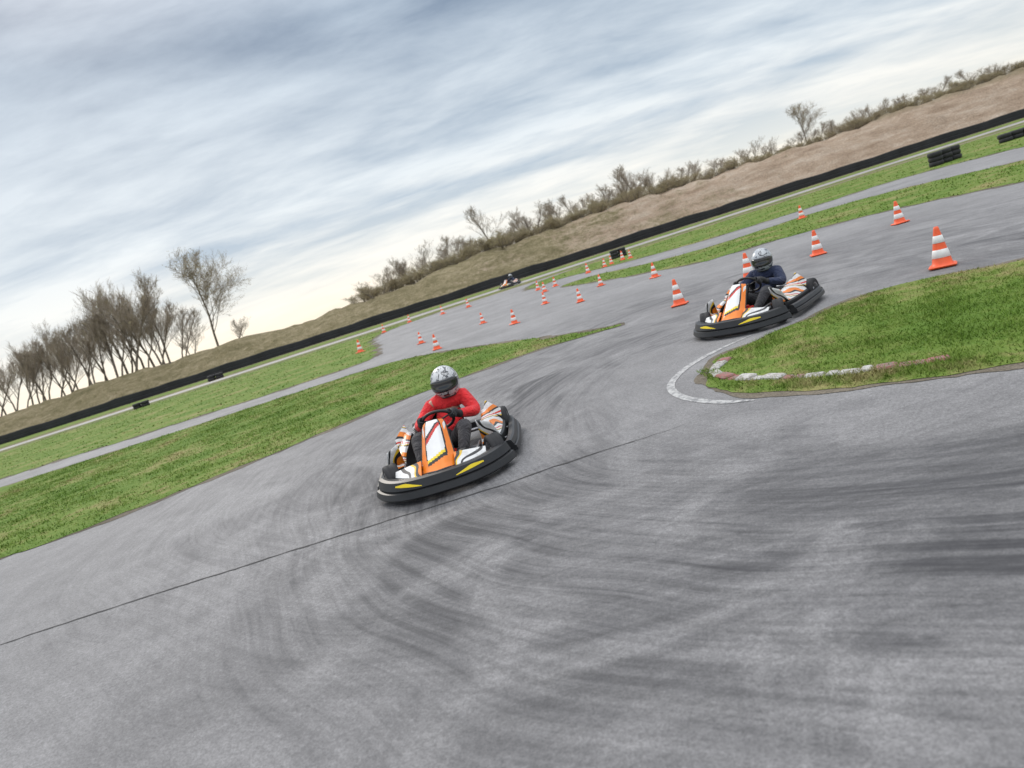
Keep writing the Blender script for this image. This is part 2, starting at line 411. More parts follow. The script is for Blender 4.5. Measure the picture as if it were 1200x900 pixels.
# ---------------------------------------------------------------- crash barrier
RUB=simple('black_rubber_belt',(0.018,0.019,0.022),0.7,var=0.4,scale=0.8)
WOOD=simple('weathered_wood',(0.14,0.11,0.08),0.9)
bar=empty('crash_barrier',(0,62,0),0,'long black rubber belt barrier in front of earth bank','barrier')
xs=np.arange(-120,80.1,1.0)
rows=[(-0.03,0.02),(-0.05,0.30),(-0.03,0.36),(-0.05,0.42),(-0.05,0.72),(-0.02,0.77),(0.04,0.75),(0.05,0.35),(0.04,0.02)]
V=[];F=[]
for i,x in enumerate(xs):
    dz=0.05*math.sin(x*0.5)+0.04*math.sin(x*1.3+2)+random.gauss(0,0.02); dy=0.06*math.sin(x*0.8)
    for (a_,z_) in rows: V.append((x,bar_y(x)-62+a_+dy,z_*(1+dz)))
K=len(rows)
for i in range(len(xs)-1):
    for k in range(K-1): F.append((i*K+k,(i+1)*K+k,(i+1)*K+k+1,i*K+k+1))
mesh_obj('belt',V,F,RUB,bar)
for x in range(-118,80,4):
    v,f=lathe_geo([(0.001,0),(0.07,0),(0.07,0.7),(0.05,0.76),(0.001,0.76)],8)
    mesh_obj('post',[(a_,b_,c_) for a_,b_,c_ in v],f,WOOD,bar).location=(x,bar_y(x)-62+0.16,0)

# ---------------------------------------------------------------- trees
BARK=simple('bark',(0.20,0.17,0.135),0.9,var=0.3,scale=3)
TWIG=simple('twigs',(0.33,0.28,0.22),0.9,var=0.25,scale=0.8)
TWIG2=simple('shrub_twigs',(0.36,0.305,0.21),0.9,var=0.3,scale=0.8)
LEAF=grass_mat('spring_buds',(0.28,0.25,0.12),(0.33,0.29,0.15),(0.38,0.33,0.18),0.5)
LEAF2=grass_mat('shrub_buds',(0.27,0.25,0.12),(0.33,0.29,0.15),(0.38,0.33,0.18),0.5)
def make_tree(seed,H,spread,stems=1,leaf=0.25,depth=5,low=0.25,tw=0.02,nch=None,up=0.25,ls=(0.03,0.06),tr=0.012,split=0.3):
    rnd=random.Random(seed)
    T=MB();C=MB()
    nch=nch or {0:10,1:5,2:4,3:4,4:4}
    def grow(p,d,L,r,lev):
        n=4 if lev<2 else (3 if lev<4 else 2)
        pts=[p];rad=[r];q=Vector(p);dd=Vector(d)
        for i in range(n):
            dd=(dd+Vector((rnd.gauss(0,0.12),rnd.gauss(0,0.12),rnd.gauss(0.05,0.07)))).normalized()
            q=q+dd*L/n; pts.append(q.copy()); rad.append(r*(1-0.6*(i+1)/n) if lev<depth else max(tw*0.35,r*(1-0.7*(i+1)/n)))
        v,f=tube_geo(pts,rad,6 if lev<1 else (4 if lev<2 else 3),caps=False)
        (T if lev<2 else C).add(v,f,0)
        if lev>=depth:
            if rnd.random()<leaf:
                for _ in range(2):
                    c=pts[-1]+Vector((rnd.gauss(0,.12),rnd.gauss(0,.12),rnd.gauss(0,.12))); s=rnd.uniform(*ls)
                    a_=Vector((rnd.gauss(0,1),rnd.gauss(0,1),rnd.gauss(0,1))).normalized(); b_=a_.orthogonal().normalized()
                    C.add([c+a_*s,c+b_*s,c-a_*s,c-b_*s],[(0,1,2,3)],1)
            return
        nc=nch.get(lev,3)
        for i in range(nc):
            t0=low if lev==0 else 0.2
            t=t0+(1-t0)*(i+rnd.random()*0.8)/nc
            t=min(t,0.999); k=int(t*n); fr=t*n-k
            bp=pts[k].lerp(pts[k+1],fr); br=rad[k]*(1-fr)+rad[k+1]*fr
            ax=(pts[k+1]-pts[k]).normalized()
            o=ax.orthogonal().normalized(); o.rotate(Matrix.Rotation(rnd.uniform(0,6.283),3,ax))
            sp=spread*rnd.uniform(0.6,1.2)
            nd=(ax+o*sp+Vector((0,0,up))).normalized()
            ll=L*0.60*rnd.uniform(0.65,1.1)*(1.1-0.6*t if lev==0 else 1)
            grow(bp,nd,ll,max(tw*0.5,br*0.45),lev+1)
    for s in range(stems):
        a_=rnd.uniform(0,6.28); off=0 if stems==1 else split
        grow(Vector((math.cos(a_)*off,math.sin(a_)*off,-0.3)),Vector((math.cos(a_)*off*1.0,math.sin(a_)*off*1.0,1)).normalized(),H*0.85*(1 if stems==1 else rnd.uniform(0.6,1)),H*tr+0.015,0)
    return T,C
def tree_proto(kind,tm,lm,*a,**k):
    T,C=make_tree(*a,**k)
    e=empty(kind); t=T.obj('trunk',[BARK],e,True); c=C.obj('crown',[tm,lm],e,False)
    return e,[t,c]
protos={
 'A':tree_proto('bare_tree',TWIG,LEAF,11,10,0.88,1,0.25,5,0.2,0.020,nch={0:13,1:6,2:5,3:4,4:3},up=0.2),
 'B':tree_proto('bare_tree',TWIG,LEAF,23,10,0.46,1,0.06,5,0.22,0.018,nch={0:11,1:5,2:4,3:4,4:3}),
 'C':tree_proto('bare_tree',TWIG,LEAF,37,10,0.55,2,0.08,5,0.12,0.018,nch={0:8,1:5,2:4,3:3,4:3}),
 'D':tree_proto('bare_tree',TWIG,LEAF,91,10,0.40,1,0.06,5,0.20,0.018,nch={0:11,1:5,2:4,3:4,4:3}),
 'S':tree_proto('shrub',TWIG2,LEAF2,51,3,0.7,6,0.3,4,0.05,0.012,nch={0:8,1:4,2:4,3:3},ls=(0.02,0.04),split=0.6),
 'T':tree_proto('shrub',TWIG2,LEAF2,67,3,0.65,7,0.35,4,0.05,0.012,nch={0:8,1:4,2:4,3:3},ls=(0.02,0.04),split=0.7)}
used={k:0 for k in protos}
def place(kind,x,y,H,label,cat,grp,lean=0.0,wide=1.0):
    e,parts=protos[kind]; base=10.0 if kind in 'ABCD' else 3.0
    if used[kind]==0: ne=e; np_=parts
    else:
        ne=e.copy(); COL.objects.link(ne); np_=[]
        for p_ in parts:
            q=p_.copy(); COL.objects.link(q); q.parent=ne; np_.append(q)
    used[kind]+=1
    s=H/base; ne.location=(x,y,bank_h(x)*0.97-0.1); ne.scale=(s*wide,s*wide,s)
    R=Matrix.Rotation(lean,4,'Y')@Matrix.Rotation(random.gauss(0,0.03),4,'X')@Matrix.Rotation(random.uniform(0,6.28),4,'Z')
    ne.rotation_euler=R.to_euler()
    ne['label']=label; ne['category']=cat; ne['group']=grp
GT='bare trees on the embankment'
LT=[('A',-0.378,79,10.6,0.98),('B',-0.505,80,11.0,1.1),('D',-0.53,82,9.6,1.1),('D',-0.475,84,9.8,1.1),('D',-0.515,86,10.4,1.1),('B',-0.452,82,8.2,1.1),
    ('B',-0.565,80,8.0,1.1),('D',-0.59,83,7.8,1.1),('B',-0.61,82,7.2,1.1),('D',-0.635,80,7.4,1.1),('D',-0.66,83,7.2,1.1),('B',-0.685,82,6.8,1.1),('B',-0.71,82,6.8,1.1),('C',-0.74,82,6,1.1),
    ('B',-0.55,84,8.4,1.1),('C',-0.42,82,4.2,1.2),('C',-0.35,84,3.4,1.2),('B',-0.34,82,2.6,1.1),
    ('D',-0.49,83,9.0,1.1),('D',-0.46,81,7.4,1.1),('B',-0.575,85,8.0,1.1),('D',-0.62,84,7.6,1.1),('B',-0.645,81,6.8,1.1),('D',-0.67,80,6.2,1.1),('D',-0.60,85,6.9,1.1),('D',-0.70,84,6.8,1.1),('B',-0.435,84,6.2,1.1),('D',-0.73,84,6.8,1.1),
    ('D',-0.50,86,8.6,1.1),('B',-0.525,80,7.8,1.1),('D',-0.65,85,6.8,1.1),('B',-0.465,85,7.6,1.1),('D',-0.485,79,7.0,1.1),('B',-0.545,86,8.2,1.1),('D',-0.60,79,6.2,1.1)]
for i in range(10):
    a_=-0.75+0.32*i/9+random.gauss(0,0.006); LT.append((random.choice('BD'),a_,80+random.uniform(0,7),random.uniform(5.4,6.8)+(1.6 if a_>-0.57 and a_<-0.46 else 0),1.2))
for k,a_,yy,H,w in LT:
    place(k,a_*yy-0.6,yy,H,'wide-crowned leafless tree standing on grassy embankment' if k=='A' else 'tall leafless tree standing on grassy embankment','tree',GT,0.30 if k=='A' else random.gauss(0.19,0.04),w)
RT=[('A',0.51,80,4.8,1.1),('C',0.425,80,3.6,1.2),('C',0.45,82,3.0,1.2),('B',0.255,80,4.6,1.5),('C',0.23,82,3.9,1.5),('C',0.275,81,3.6,1.5),('C',0.10,80,4.3,1.5),('B',0.125,82,4.0,1.5),
    ('B',0.035,80,5.2,1.4),('C',0.0,82,3.6,1.4),('C',-0.075,80,4.8,1.2),('B',-0.04,82,3.9,1.4),('B',-0.13,82,3.2,1.3),('B',0.16,81,3.4,1.5),('C',0.20,81,3.2,1.5),('C',0.585,81,2.6,1.4),('B',0.62,82,2.6,1.4),
    ('D',0.08,83,3.8,1.5),('D',0.06,81,3.0,1.5),('D',0.24,83,4.2,1.5),('D',-0.02,83,3.2,1.5),('D',-0.10,81,3.4,1.2)]
for i in range(80):
    a_=-0.15+1.04*i/79+random.gauss(0,0.005)
    RT.append((random.choice('BCDC'),a_,78.5+random.uniform(0,6),(random.uniform(2.2,3.4) if a_<0.34 else random.uniform(1.6,2.5)),1.8))
for k,a_,yy,H,w in RT:
    place(k,a_*yy,yy,H,'small leafless tree on crest of earth bank','tree',GT,random.gauss(0.08,0.05),w)
NS=140
for i in range(NS):
    a_=-0.17+1.07*i/(NS-1)+random.gauss(0,0.003); yy=75.2+random.uniform(0,5)
    H=random.uniform(1.2,1.9)*(1.05 if a_<0.34 else (0.75 if a_<0.56 else 0.95))*(0.95+0.12*math.sin(i*0.53)+0.08*math.sin(i*1.9))
    place('S' if i%2 else 'T',a_*yy,yy,max(H,0.8),'low leafless shrub on crest of earth bank','shrub','shrubs along the embankment crest',0.05,1.6)

# ---------------------------------------------------------------- cones
ORG=simple('cone_orange',(0.86,0.115,0.03),0.45,var=0.12,scale=9)
WHB=simple('reflective_white',(0.78,0.78,0.76),0.4,var=0.1,scale=14)
def cone_proto():
    e=empty('traffic_cone')
    R=lambda z:0.115-(0.115-0.026)*(z-0.03)/0.47
    mb=MB(); v,f=box_geo((0,0,0.017),(0.30,0.30,0.034),None,0.015); mb.add(v,f); mb.obj('base',[ORG],e)
    pr=[(R(0.03)+0.012,0.030),(R(0.03)+0.003,0.045),(R(0.06),0.06)]+[(R(z),z) for z in(0.14,0.25,0.36,0.47)]+[(0.026,0.495),(0.016,0.5),(0.014,0.46)]
    v,f=lathe_geo(pr,28); mb=MB(); mb.add(v,f); mb.obj('cone_body',[ORG],e,True)
    for a_,b_ in((0.12,0.22),(0.30,0.39)):
        v,f=lathe_geo([(R(a_)+0.0005,a_),(R(a_)+0.004,a_+0.003),(R(b_)+0.004,b_-0.003),(R(b_)+0.0005,b_)],28); mb=MB(); mb.add(v,f); mb.obj('reflective_band',[WHB],e,True)
    return e,list(e.children)
ce,cparts=cone_proto()
cones=[(5.6,8.4,1.02),(8.7,14.1,.95),(6.5,13.3,.98),(5.0,13.1,1),(3.4,12.5,.98),(4.9,19.8,.88),(3.9,23.2,.8),(2.6,19.6,.8),(2.6,29.9,.9),(1.9,23.1,.8),(2.6,33.2,.9),(3.3,31.7,.9),(0.6,19.4,.84),(-0.3,23.3,.75),(-1.7,19.2,.88),(-2.5,23.2,.8),(-5.7,29.1,1.1),(11.7,24.5,.95),(6.3,34.8,.9),(6.8,35.5,.9),(7.5,35.9,1),(7.8,35.4,.9),(5.3,34.1,1.),(-1.0,38.6,1),(-2.6,40.3,1),(-5.0,43.8,1),(-6.3,40.9,1)]
for i,(x,y,s) in enumerate(cones):
    if i==0: e=ce
    else:
        e=ce.copy(); COL.objects.link(e)
        for p_ in cparts:
            q=p_.copy(); COL.objects.link(q); q.parent=e
    e.location=(x,y,0.005); e.scale=(s,s,s); e.rotation_euler=(random.gauss(0,0.015),0.05+random.gauss(0,0.02),random.uniform(0,1.57))
    e['label']='orange and white striped traffic cone standing on asphalt'; e['category']='traffic cone'; e['group']='traffic cones marking the track'

# ---------------------------------------------------------------- tyre walls
TYR=simple('tyre_rubber',(0.022,0.022,0.024),0.75,var=0.3,scale=8)
def tyre_wall(x,y,rot,nx,nz,label,sc=1.0):
    e=empty('tyre_wall',(x,y,0.01),rot,label,'tyre wall','tyre walls beside the track'); e.scale=(sc,sc,sc)
    prof=[(0.17,0.02),(0.27,0.0),(0.30,0.04),(0.305,0.11),(0.30,0.17),(0.27,0.21),(0.17,0.19),(0.165,0.1)]
    for i in range(nx):
        mb=MB()
        for k in range(nz):
            v,f=lathe_geo([(r,h+k*0.212) for r,h in prof],20,center=(i*0.62-(nx-1)*0.31+random.gauss(0,0.01),random.gauss(0,0.015),0),closed=True); mb.add(v,f)
        mb.obj('tyre_stack',[TYR],e,True)
tyre_wall(21.3,30.4,0.35,3,3,'row of stacked black tyres on grass edge',0.95)
tyre_wall(25.5,31.5,0.1,3,2,'row of stacked black tyres on grass edge',0.9)
tyre_wall(8.3,40.5,0.1,2,3,'short stack of black tyres beside track',0.8)
tyre_wall(-21.7,53.4,0.1,2,2,'short stack of black tyres near barrier')
tyre_wall(-23.7,45.4,0.1,2,2,'short stack of black tyres near barrier',0.85)

# ---------------------------------------------------------------- karts
BLKP=simple('black_plastic',(0.016,0.017,0.019),0.45,var=0.3,scale=6)
YEL=simple('yellow_sticker',(0.85,0.64,0.02),0.4,var=0.05)
STEEL=simple('steel_tube',(0.30,0.30,0.31),0.35,0.9,var=0.2)
SEATM=simple('seat_black',(0.02,0.02,0.02),0.5)
ALU=simple('cast_aluminium',(0.42,0.42,0.43),0.4,0.85)
REDP=simple('red_plastic',(0.55,0.03,0.02),0.35)
W_=(0.76,0.76,0.75);O_=(0.88,0.24,0.02);K_=(0.02,0.02,0.022);R_=(0.62,0.04,0.02);Y_=(0.85,0.55,0.03)
def livery(name,seed,freq,ky,kz,kx,stops,warp=0.10):
    m,nt,b=new_mat(name)
    tc=N(nt,'ShaderNodeTexCoord'); sep=N(nt,'ShaderNodeSeparateXYZ'); nt.links.new(tc.outputs['Object'],sep.inputs[0])
    ax=mathn(nt,'ABSOLUTE',sep.outputs[0])
    v=mathn(nt,'ADD',mathn(nt,'MULTIPLY',sep.outputs[1],ky),mathn(nt,'MULTIPLY',sep.outputs[2],kz))
    v=mathn(nt,'ADD',v,mathn(nt,'MULTIPLY',ax,kx))
    w=mathn(nt,'MULTIPLY',noise(nt,tc.outputs['Object'],3.2,1),warp*4)
    v=mathn(nt,'FRACT',mathn(nt,'ADD',mathn(nt,'MULTIPLY',mathn(nt,'ADD',v,w),freq),seed))
    r=ramp(nt,stops,'CONSTANT'); nt.links.new(v,r.inputs[0])
    dirt=noise(nt,tc.outputs['Object'],14,5,0.7); rd=ramp(nt,[(0.35,0.75),(0.6,1.0)]); nt.links.new(dirt,rd.inputs[0])
    c=mix(nt,1.0,r.outputs[0],rd.outputs[0],'MULTIPLY')
    nt.links.new(c,b.inputs['Base Color']); b.inputs['Roughness'].default_value=0.32
    return m
LIV=livery('kart_livery',0.05,2.5,0.9,-1.7,0.9,[(0,W_),(0.26,O_),(0.50,K_),(0.60,W_),(0.74,R_),(0.82,W_),(0.90,Y_),(0.95,K_)])
LIV2=livery('nose_livery',0.35,2.5,0.9,0.6,1.6,[(0,W_),(0.28,O_),(0.54,K_),(0.66,Y_),(0.72,W_),(0.9,K_)])
NW=simple('fairing_white',(0.78,0.78,0.77),0.3,var=0.06); NO=simple('fairing_orange',(0.88,0.23,0.02),0.3,var=0.06)

def ring_pt(t,off=0.0):
    a_,bf,br=0.67+off,0.90+off,0.84+off
    c,s=math.cos(t),math.sin(t)
    n=2.6 if s>0 else 5.0
    x=a_*math.copysign(abs(c)**(2/n),c); yb=bf if s>0 else br
    y=yb*math.copysign(abs(s)**(2/n),s)
    return x,y
def ring_frame(t):
    x,y=ring_pt(t); x1,y1=ring_pt(t-0.012);x2,y2=ring_pt(t+0.012)
    tx,ty=x2-x1,y2-y1; l=math.hypot(tx,ty)+1e-9
    return x,y,ty/l,-tx/l
PF=[(-0.07,0.05),(0.02,0.03),(0.060,0.035),(0.068,0.048),(0.052,0.098),(0.022,0.104),(0.030,0.118),(0.004,0.186),(-0.03,0.194),(-0.09,0.186)]
PS=[(-0.06,0.06),(0.0,0.045),(0.038,0.05),(0.044,0.062),(0.034,0.096),(0.012,0.101),(0.018,0.112),(0.000,0.150),(-0.02,0.156),(-0.06,0.15)]
def t_samples(t0,t1,n):
    ts=[t0+(t1-t0)*i/600 for i in range(601)]; d=[0]
    for a_,b_ in zip(ts[:-1],ts[1:]):
        p=ring_pt(a_);q=ring_pt(b_); d.append(d[-1]+math.hypot(p[0]-q[0],p[1]-q[1]))
    out=[];j=0
    for i in range(n+1):
        L_=d[-1]*i/n
        while j<600 and d[j]<L_-1e-9: j+=1
        out.append(ts[j])
    return out
def ring_part(name,t0,t1,parent,prof,dz=0.0,n=40):
    V=[];F=[];K=len(prof)
    for t in t_samples(t0,t1,n):
        x,y,nx,ny=ring_frame(t)
        for (o,z) in prof: V.append((x+nx*o,y+ny*o,z+dz))
    for i in range(n):
        for k in range(K-1): F.append((i*K+k,(i+1)*K+k,(i+1)*K+k+1,i*K+k+1))
        F.append((i*K+K-1,(i+1)*K+K-1,(i+1)*K,i*K))
    F.append(tuple(range(K))); F.append(tuple(n*K+k for k in range(K))[::-1])
    o=recalc(mesh_obj(name,V,F,BLKP,parent,True)); o.data.set_sharp_from_angle(angle=math.radians(20)); return o
def kart(steer=0.35):
    e=empty('go_kart')
    ring_part('front_bumper',math.radians(30),math.radians(150),e,PF,0.012)
    ring_part('side_bumper',math.radians(-40),math.radians(20),e,PS,0.012)
    ring_part('side_bumper',math.radians(160),math.radians(220),e,PS,0.012)
    ring_part('rear_bumper',math.radians(223),math.radians(317),e,PS,0.03)
    for sgn in(-1,1):
        V=[];n=14
        for i in range(n+1):
            x_=0.15+0.24*i/n
            lo,hi=math.radians(20),math.radians(90)
            for _ in range(30):
                md=(lo+hi)/2
                if ring_pt(md)[0]>x_: lo=md
                else: hi=md
            t=(lo+hi)/2
            if sgn<0: t=math.pi-t
            x,y,nx,ny=ring_frame(t)
            q=i/n
            zl=0.142+0.022*q; zh=0.147+0.038*min(1,q*1.8)-(0.010*max(0,q-0.7)/0.3)
            for zz in(zl,zh):
                o=0.030-(zz-0.130)*(0.026/0.068)+0.0035
                V.append((x+nx*o,y+ny*o,zz))
        F=[(2*i,2*i+2,2*i+3,2*i+1) for i in range(n)]
        mesh_obj('sticker',V,F,YEL,e)
    mb=MB(); v,f=box_geo((0,0.25,0.055),(0.62,1.0,0.012),None,0.004); mb.add(v,f)
    for sx in(-1,1):
        v,f=tube_geo([(sx*0.30,0.80,0.10),(sx*0.31,0.4,0.075),(sx*0.33,0.0,0.07),(sx*0.36,-0.5,0.08),(sx*0.34,-0.78,0.1)],0.016,8); mb.add(v,f)
        v,f=tube_geo([(sx*0.33,0.1,0.09),(sx*0.5,0.1,0.12),(sx*0.60,0.1,0.13)],0.012,6); mb.add(v,f)
        v,f=tube_geo([(sx*0.35,-0.3,0.09),(sx*0.5,-0.3,0.12),(sx*0.60,-0.3,0.13)],0.012,6); mb.add(v,f)
        v,f=tube_geo([(sx*0.10,0.60,0.09),(sx*0.09,0.50,0.29),(sx*0.06,0.42,0.42)],0.010,6); mb.add(v,f)
        v,f=tube_geo([(sx*0.03,0.40,0.14),(sx*0.22,0.40,0.13),(sx*0.42,0.41,0.13)],0.008,6); mb.add(v,f)
        v,f=tube_geo([(sx*0.30,0.70,0.10),(sx*0.34,0.62,0.22),(sx*0.36,0.36,0.23),(sx*0.34,0.30,0.10)],0.012,6); mb.add(v,f)
    v,f=tube_geo([(-0.48,0.48,0.13),(0.48,0.48,0.13)],0.015,8); mb.add(v,f)
    v,f=tube_geo([(-0.5,-0.58,0.14),(0.5,-0.58,0.14)],0.018,8); mb.add(v,f)
    v,f=tube_geo([(-0.35,-0.7,0.12),(0.35,-0.7,0.12)],0.015,8); mb.add(v,f)
    mb.obj('chassis',[STEEL],e,True)
    def wheel(x,y,R,W,st=0):
        w=empty('wheel',(x,y,R)); w.parent=e; w.rotation_euler=(0,0,st)
        h=W/2
        pr=[(R*0.58,-h*0.9),(R*0.8,-h),(R*0.93,-h*0.93),(R,-h*0.7),(R,-h*0.25),(R*0.985,-h*0.22),(R*0.985,h*0.22),(R,h*0.25),(R,h*0.7),(R*0.93,h*0.93),(R*0.8,h),(R*0.58,h*0.9)]
        v,f=lathe_geo(pr,28,'x'); mb=MB(); mb.add(v,f); mb.obj('tyre',[TYR],w,True)
        pr=[(R*0.6,-h*0.92),(R*0.5,-h*0.85),(R*0.42,-h*0.3),(0.02,-h*0.25),(0.02,h*0.25),(R*0.42,h*0.3),(R*0.5,h*0.85),(R*0.6,h*0.92)]
        v,f=lathe_geo(pr,24,'x'); mb=MB(); mb.add(v,f); v,f=lathe_geo([(0.001,-h*0.7),(0.03,-h*0.7),(0.03,h*0.7),(0.001,h*0.7)],12,'x'); mb.add(v,f); mb.obj('rim',[ALU],w,True)
    wheel(-0.49,0.46,0.145,0.13,steer); wheel(0.49,0.46,0.145,0.13,steer)
    wheel(-0.51,-0.56,0.150,0.20); wheel(0.51,-0.56,0.150,0.20)
    # steering column fairing: sloping tapered wedge with curved edges
    prof=[(0.87,0.200,0.175),(0.80,0.235,0.165),(0.71,0.300,0.150),(0.62,0.380,0.136),(0.53,0.460,0.122),(0.45,0.525,0.108),(0.41,0.550,0.095),(0.37,0.545,0.08)]
    def pr_at(v):
        k=v*(len(prof)-1); i=min(int(k),len(prof)-2); fr=k-i
        return [prof[i][q]*(1-fr)+prof[i+1][q]*fr for q in range(3)]
    def fn(u,v):
        y,z,w=pr_at(v); s=(u*2-1)
        bend=max(0,abs(s)-0.35)/0.65; notch=0.06*max(0,1-v*4)*abs(s)
        return (s*w,y-0.10*bend**1.5-notch,z-0.035*bend**1.5)
    NU,NV=64,60
    V,F=grid_geo(fn,NU,NV); mi=[]
    for j in range(NV):
        for i in range(NU):
            sg=((i+0.5)/NU*2-1); s=abs(sg); vv=(j+0.5)/NV
            edge=0.44+0.20*math.sin(2.6*vv+0.2)-0.06*sg
            if s>0.95 or vv<0.04: c=2
            elif s>edge+0.10 and 0.50<vv-0.5*s+0.3<0.60: c=0
            elif s>edge: c=1
            elif s>edge-0.08: c=2 if vv>0.25 else 1
            elif vv<0.20-0.10*sg: c=1
            elif vv<0.25-0.10*sg: c=2
            elif vv<0.29-0.10*sg: c=4
            elif 0.56<vv+0.22*sg<0.62: c=3
            elif 0.62<vv+0.22*sg<0.66: c=2
            elif vv>0.86: c=2
            else: c=0
            mi.append(c)
    fa=mesh_obj('front_fairing',V,F,[NW,NO,BLKP,REDP,YEL],e,True,mi)
    md=fa.modifiers.new('s','SOLIDIFY'); md.thickness=0.008
    for sx in(-1,1):
        def nd(u,v,sx=sx):
            x=0.15+0.27*u
            yf=0.82-0.20*u**1.6; yb=0.66-0.10*u
            return (sx*x,yf*(1-v)+yb*v,0.19*(1-v)+(0.28-0.055*u)*v)
        V,F=grid_geo(nd,8,3); o=mesh_obj('nose_deck',V,F,LIV2,e,False); md=o.modifiers.new('s','SOLIDIFY'); md.thickness=0.008
    for sx in(-1,1):
        st=[(0.33,0.205,0.08),(0.28,0.245,0.3),(0.21,0.28,0.55),(0.12,0.305,0.8),(0.0,0.32,0.95),(-0.12,0.335,1.0),(-0.24,0.36,1.0),(-0.33,0.375,0.97),(-0.38,0.36,0.9)]
        sec=[]
        for (y,top,k) in st:
            xo=0.52+0.06*k
            sec.append([(sx*0.36,y,0.10),(sx*0.372,y,top-0.02),(sx*0.385,y,top-0.004),(sx*0.405,y,top),(sx*0.445,y,top-0.010),(sx*0.49,y,top*0.55+0.107),(sx*(xo-0.02),y,0.205),(sx*xo,y,0.19),(sx*xo,y,0.10)])
        V=[p for s in sec for p in s]; K=9; F=[];mi=[]
        for i in range(len(sec)-1):
            for q in range(K-1):
                F.append((i*K+q,(i+1)*K+q,(i+1)*K+q+1,i*K+q+1)); mi.append(0 if 1<=q<=5 else 1)
        F.append(tuple(range(K))); mi.append(1); F.append(tuple((len(sec)-1)*K+q for q in range(K))[::-1]); mi.append(1)
        o=recalc(mesh_obj('side_pod',V,F,[LIV,BLKP],e,True,mi)); o.data.set_sharp_from_angle(angle=math.radians(32))
        pl=[(sx*0.40,-0.36,0.36),(sx*0.56,-0.36,0.25),(sx*0.57,-0.40,0.32),(sx*0.44,-0.42,0.44)]
        o=mesh_obj('end_plate',pl,[(0,1,2,3)],LIV,e); md=o.modifiers.new('s','SOLIDIFY'); md.thickness=0.008
        V,F=grid_geo(lambda u,v,sx=sx:(sx*(0.38+0.18*u*(1-0.3*v)),0.29+0.07*v-0.02*u,0.20+0.23*v-0.06*u*v),5,5)
        o=mesh_obj('wheel_guard',V,F,LIV2,e,True); md=o.modifiers.new('s','SOLIDIFY'); md.thickness=0.008
    def fs_(u,v):
        a_=-1.35+2.7*u
        if v<0.45: k=v/0.45; yc=-0.08-0.30*k; zc=0.10-0.02*math.sin(k*3.14); w=0.16+0.03*k
        else: k=(v-0.45)/0.55; yc=-0.38-0.20*k; zc=0.10+0.42*k; w=0.19+0.02*k-0.06*k*k
        return (w*math.sin(a_)/math.sin(1.35),yc+(1-math.cos(a_))*0.13*(1 if v>=0.45 else 0.2+v),zc+(1-math.cos(a_))*0.12*(1 if v<0.45 else 0.55*(1-v)+0.3))
    V,F=grid_geo(fs_,14,16); o=mesh_obj('seat',V,F,SEATM,e,True); md=o.modifiers.new('s','SOLIDIFY'); md.thickness=0.01
    c=Vector((0,0.04,0.47)); nrm=Vector((0,-0.72,0.69)).normalized(); ux=Vector((1,0,0)); uy=nrm.cross(ux).normalized()
    path=[c+(ux*math.cos(t)+uy*math.sin(t))*0.15 for t in [2*math.pi*k/28 for k in range(28)]]
    mb=MB(); v,f=tube_geo(path,0.015,8,closed=True); mb.add(v,f)
    for t in(0.35,math.pi-0.35,-math.pi/2):
        v,f=tube_geo([c-nrm*0.01,c+(ux*math.cos(t)+uy*math.sin(t))*0.145],0.009,6); mb.add(v,f)
    v,f=tube_geo([c,c-nrm*0.012,Vector((0,0.42,0.12))],[0.03,0.014,0.012],8); mb.add(v,f)
    mb.obj('steering_wheel',[SEATM],e,True)
    mb=MB(); v,f=box_geo((0,0.22,0.14),(0.2,0.22,0.14),None,0.04); mb.add(v,f); v,f=lathe_geo([(0.03,0),(0.03,0.03),(0.001,0.035)],12,center=(0,0.24,0.21)); mb.add(v,f); mb.obj('fuel_tank',[REDP],e)
    for sx in(-1,1):
        mb=MB(); v,f=box_geo((sx*0.17,0.66,0.2),(0.07,0.012,0.1),Matrix.Rotation(-0.3,3,'X'),0.004); mb.add(v,f); v,f=tube_geo([(sx*0.17,0.64,0.06),(sx*0.17,0.67,0.17)],0.007,6); mb.add(v,f); mb.obj('pedal',[STEEL],e)
    mb=MB(); v,f=box_geo((0.30,-0.50,0.18),(0.15,0.24,0.18),None,0.02); mb.add(v,f,0)
    for k in range(6):
        v,f=box_geo((0.30,-0.50,0.285+0.018*k),(0.14,0.16,0.007)); mb.add(v,f,1)
    v,f=lathe_geo([(0.001,-0.07),(0.045,-0.065),(0.05,0),(0.045,0.065),(0.001,0.07)],14,'x',(0.34,-0.66,0.34)); mb.add(v,f,0)
    v,f=tube_geo([(0.30,-0.60,0.22),(0.28,-0.68,0.25),(0.1,-0.72,0.25),(-0.15,-0.72,0.24)],[0.02,0.03,0.045,0.04],10); mb.add(v,f,1)
    mb.obj('engine',[SEATM,ALU],e)
    return e
K1=kart(0.38)

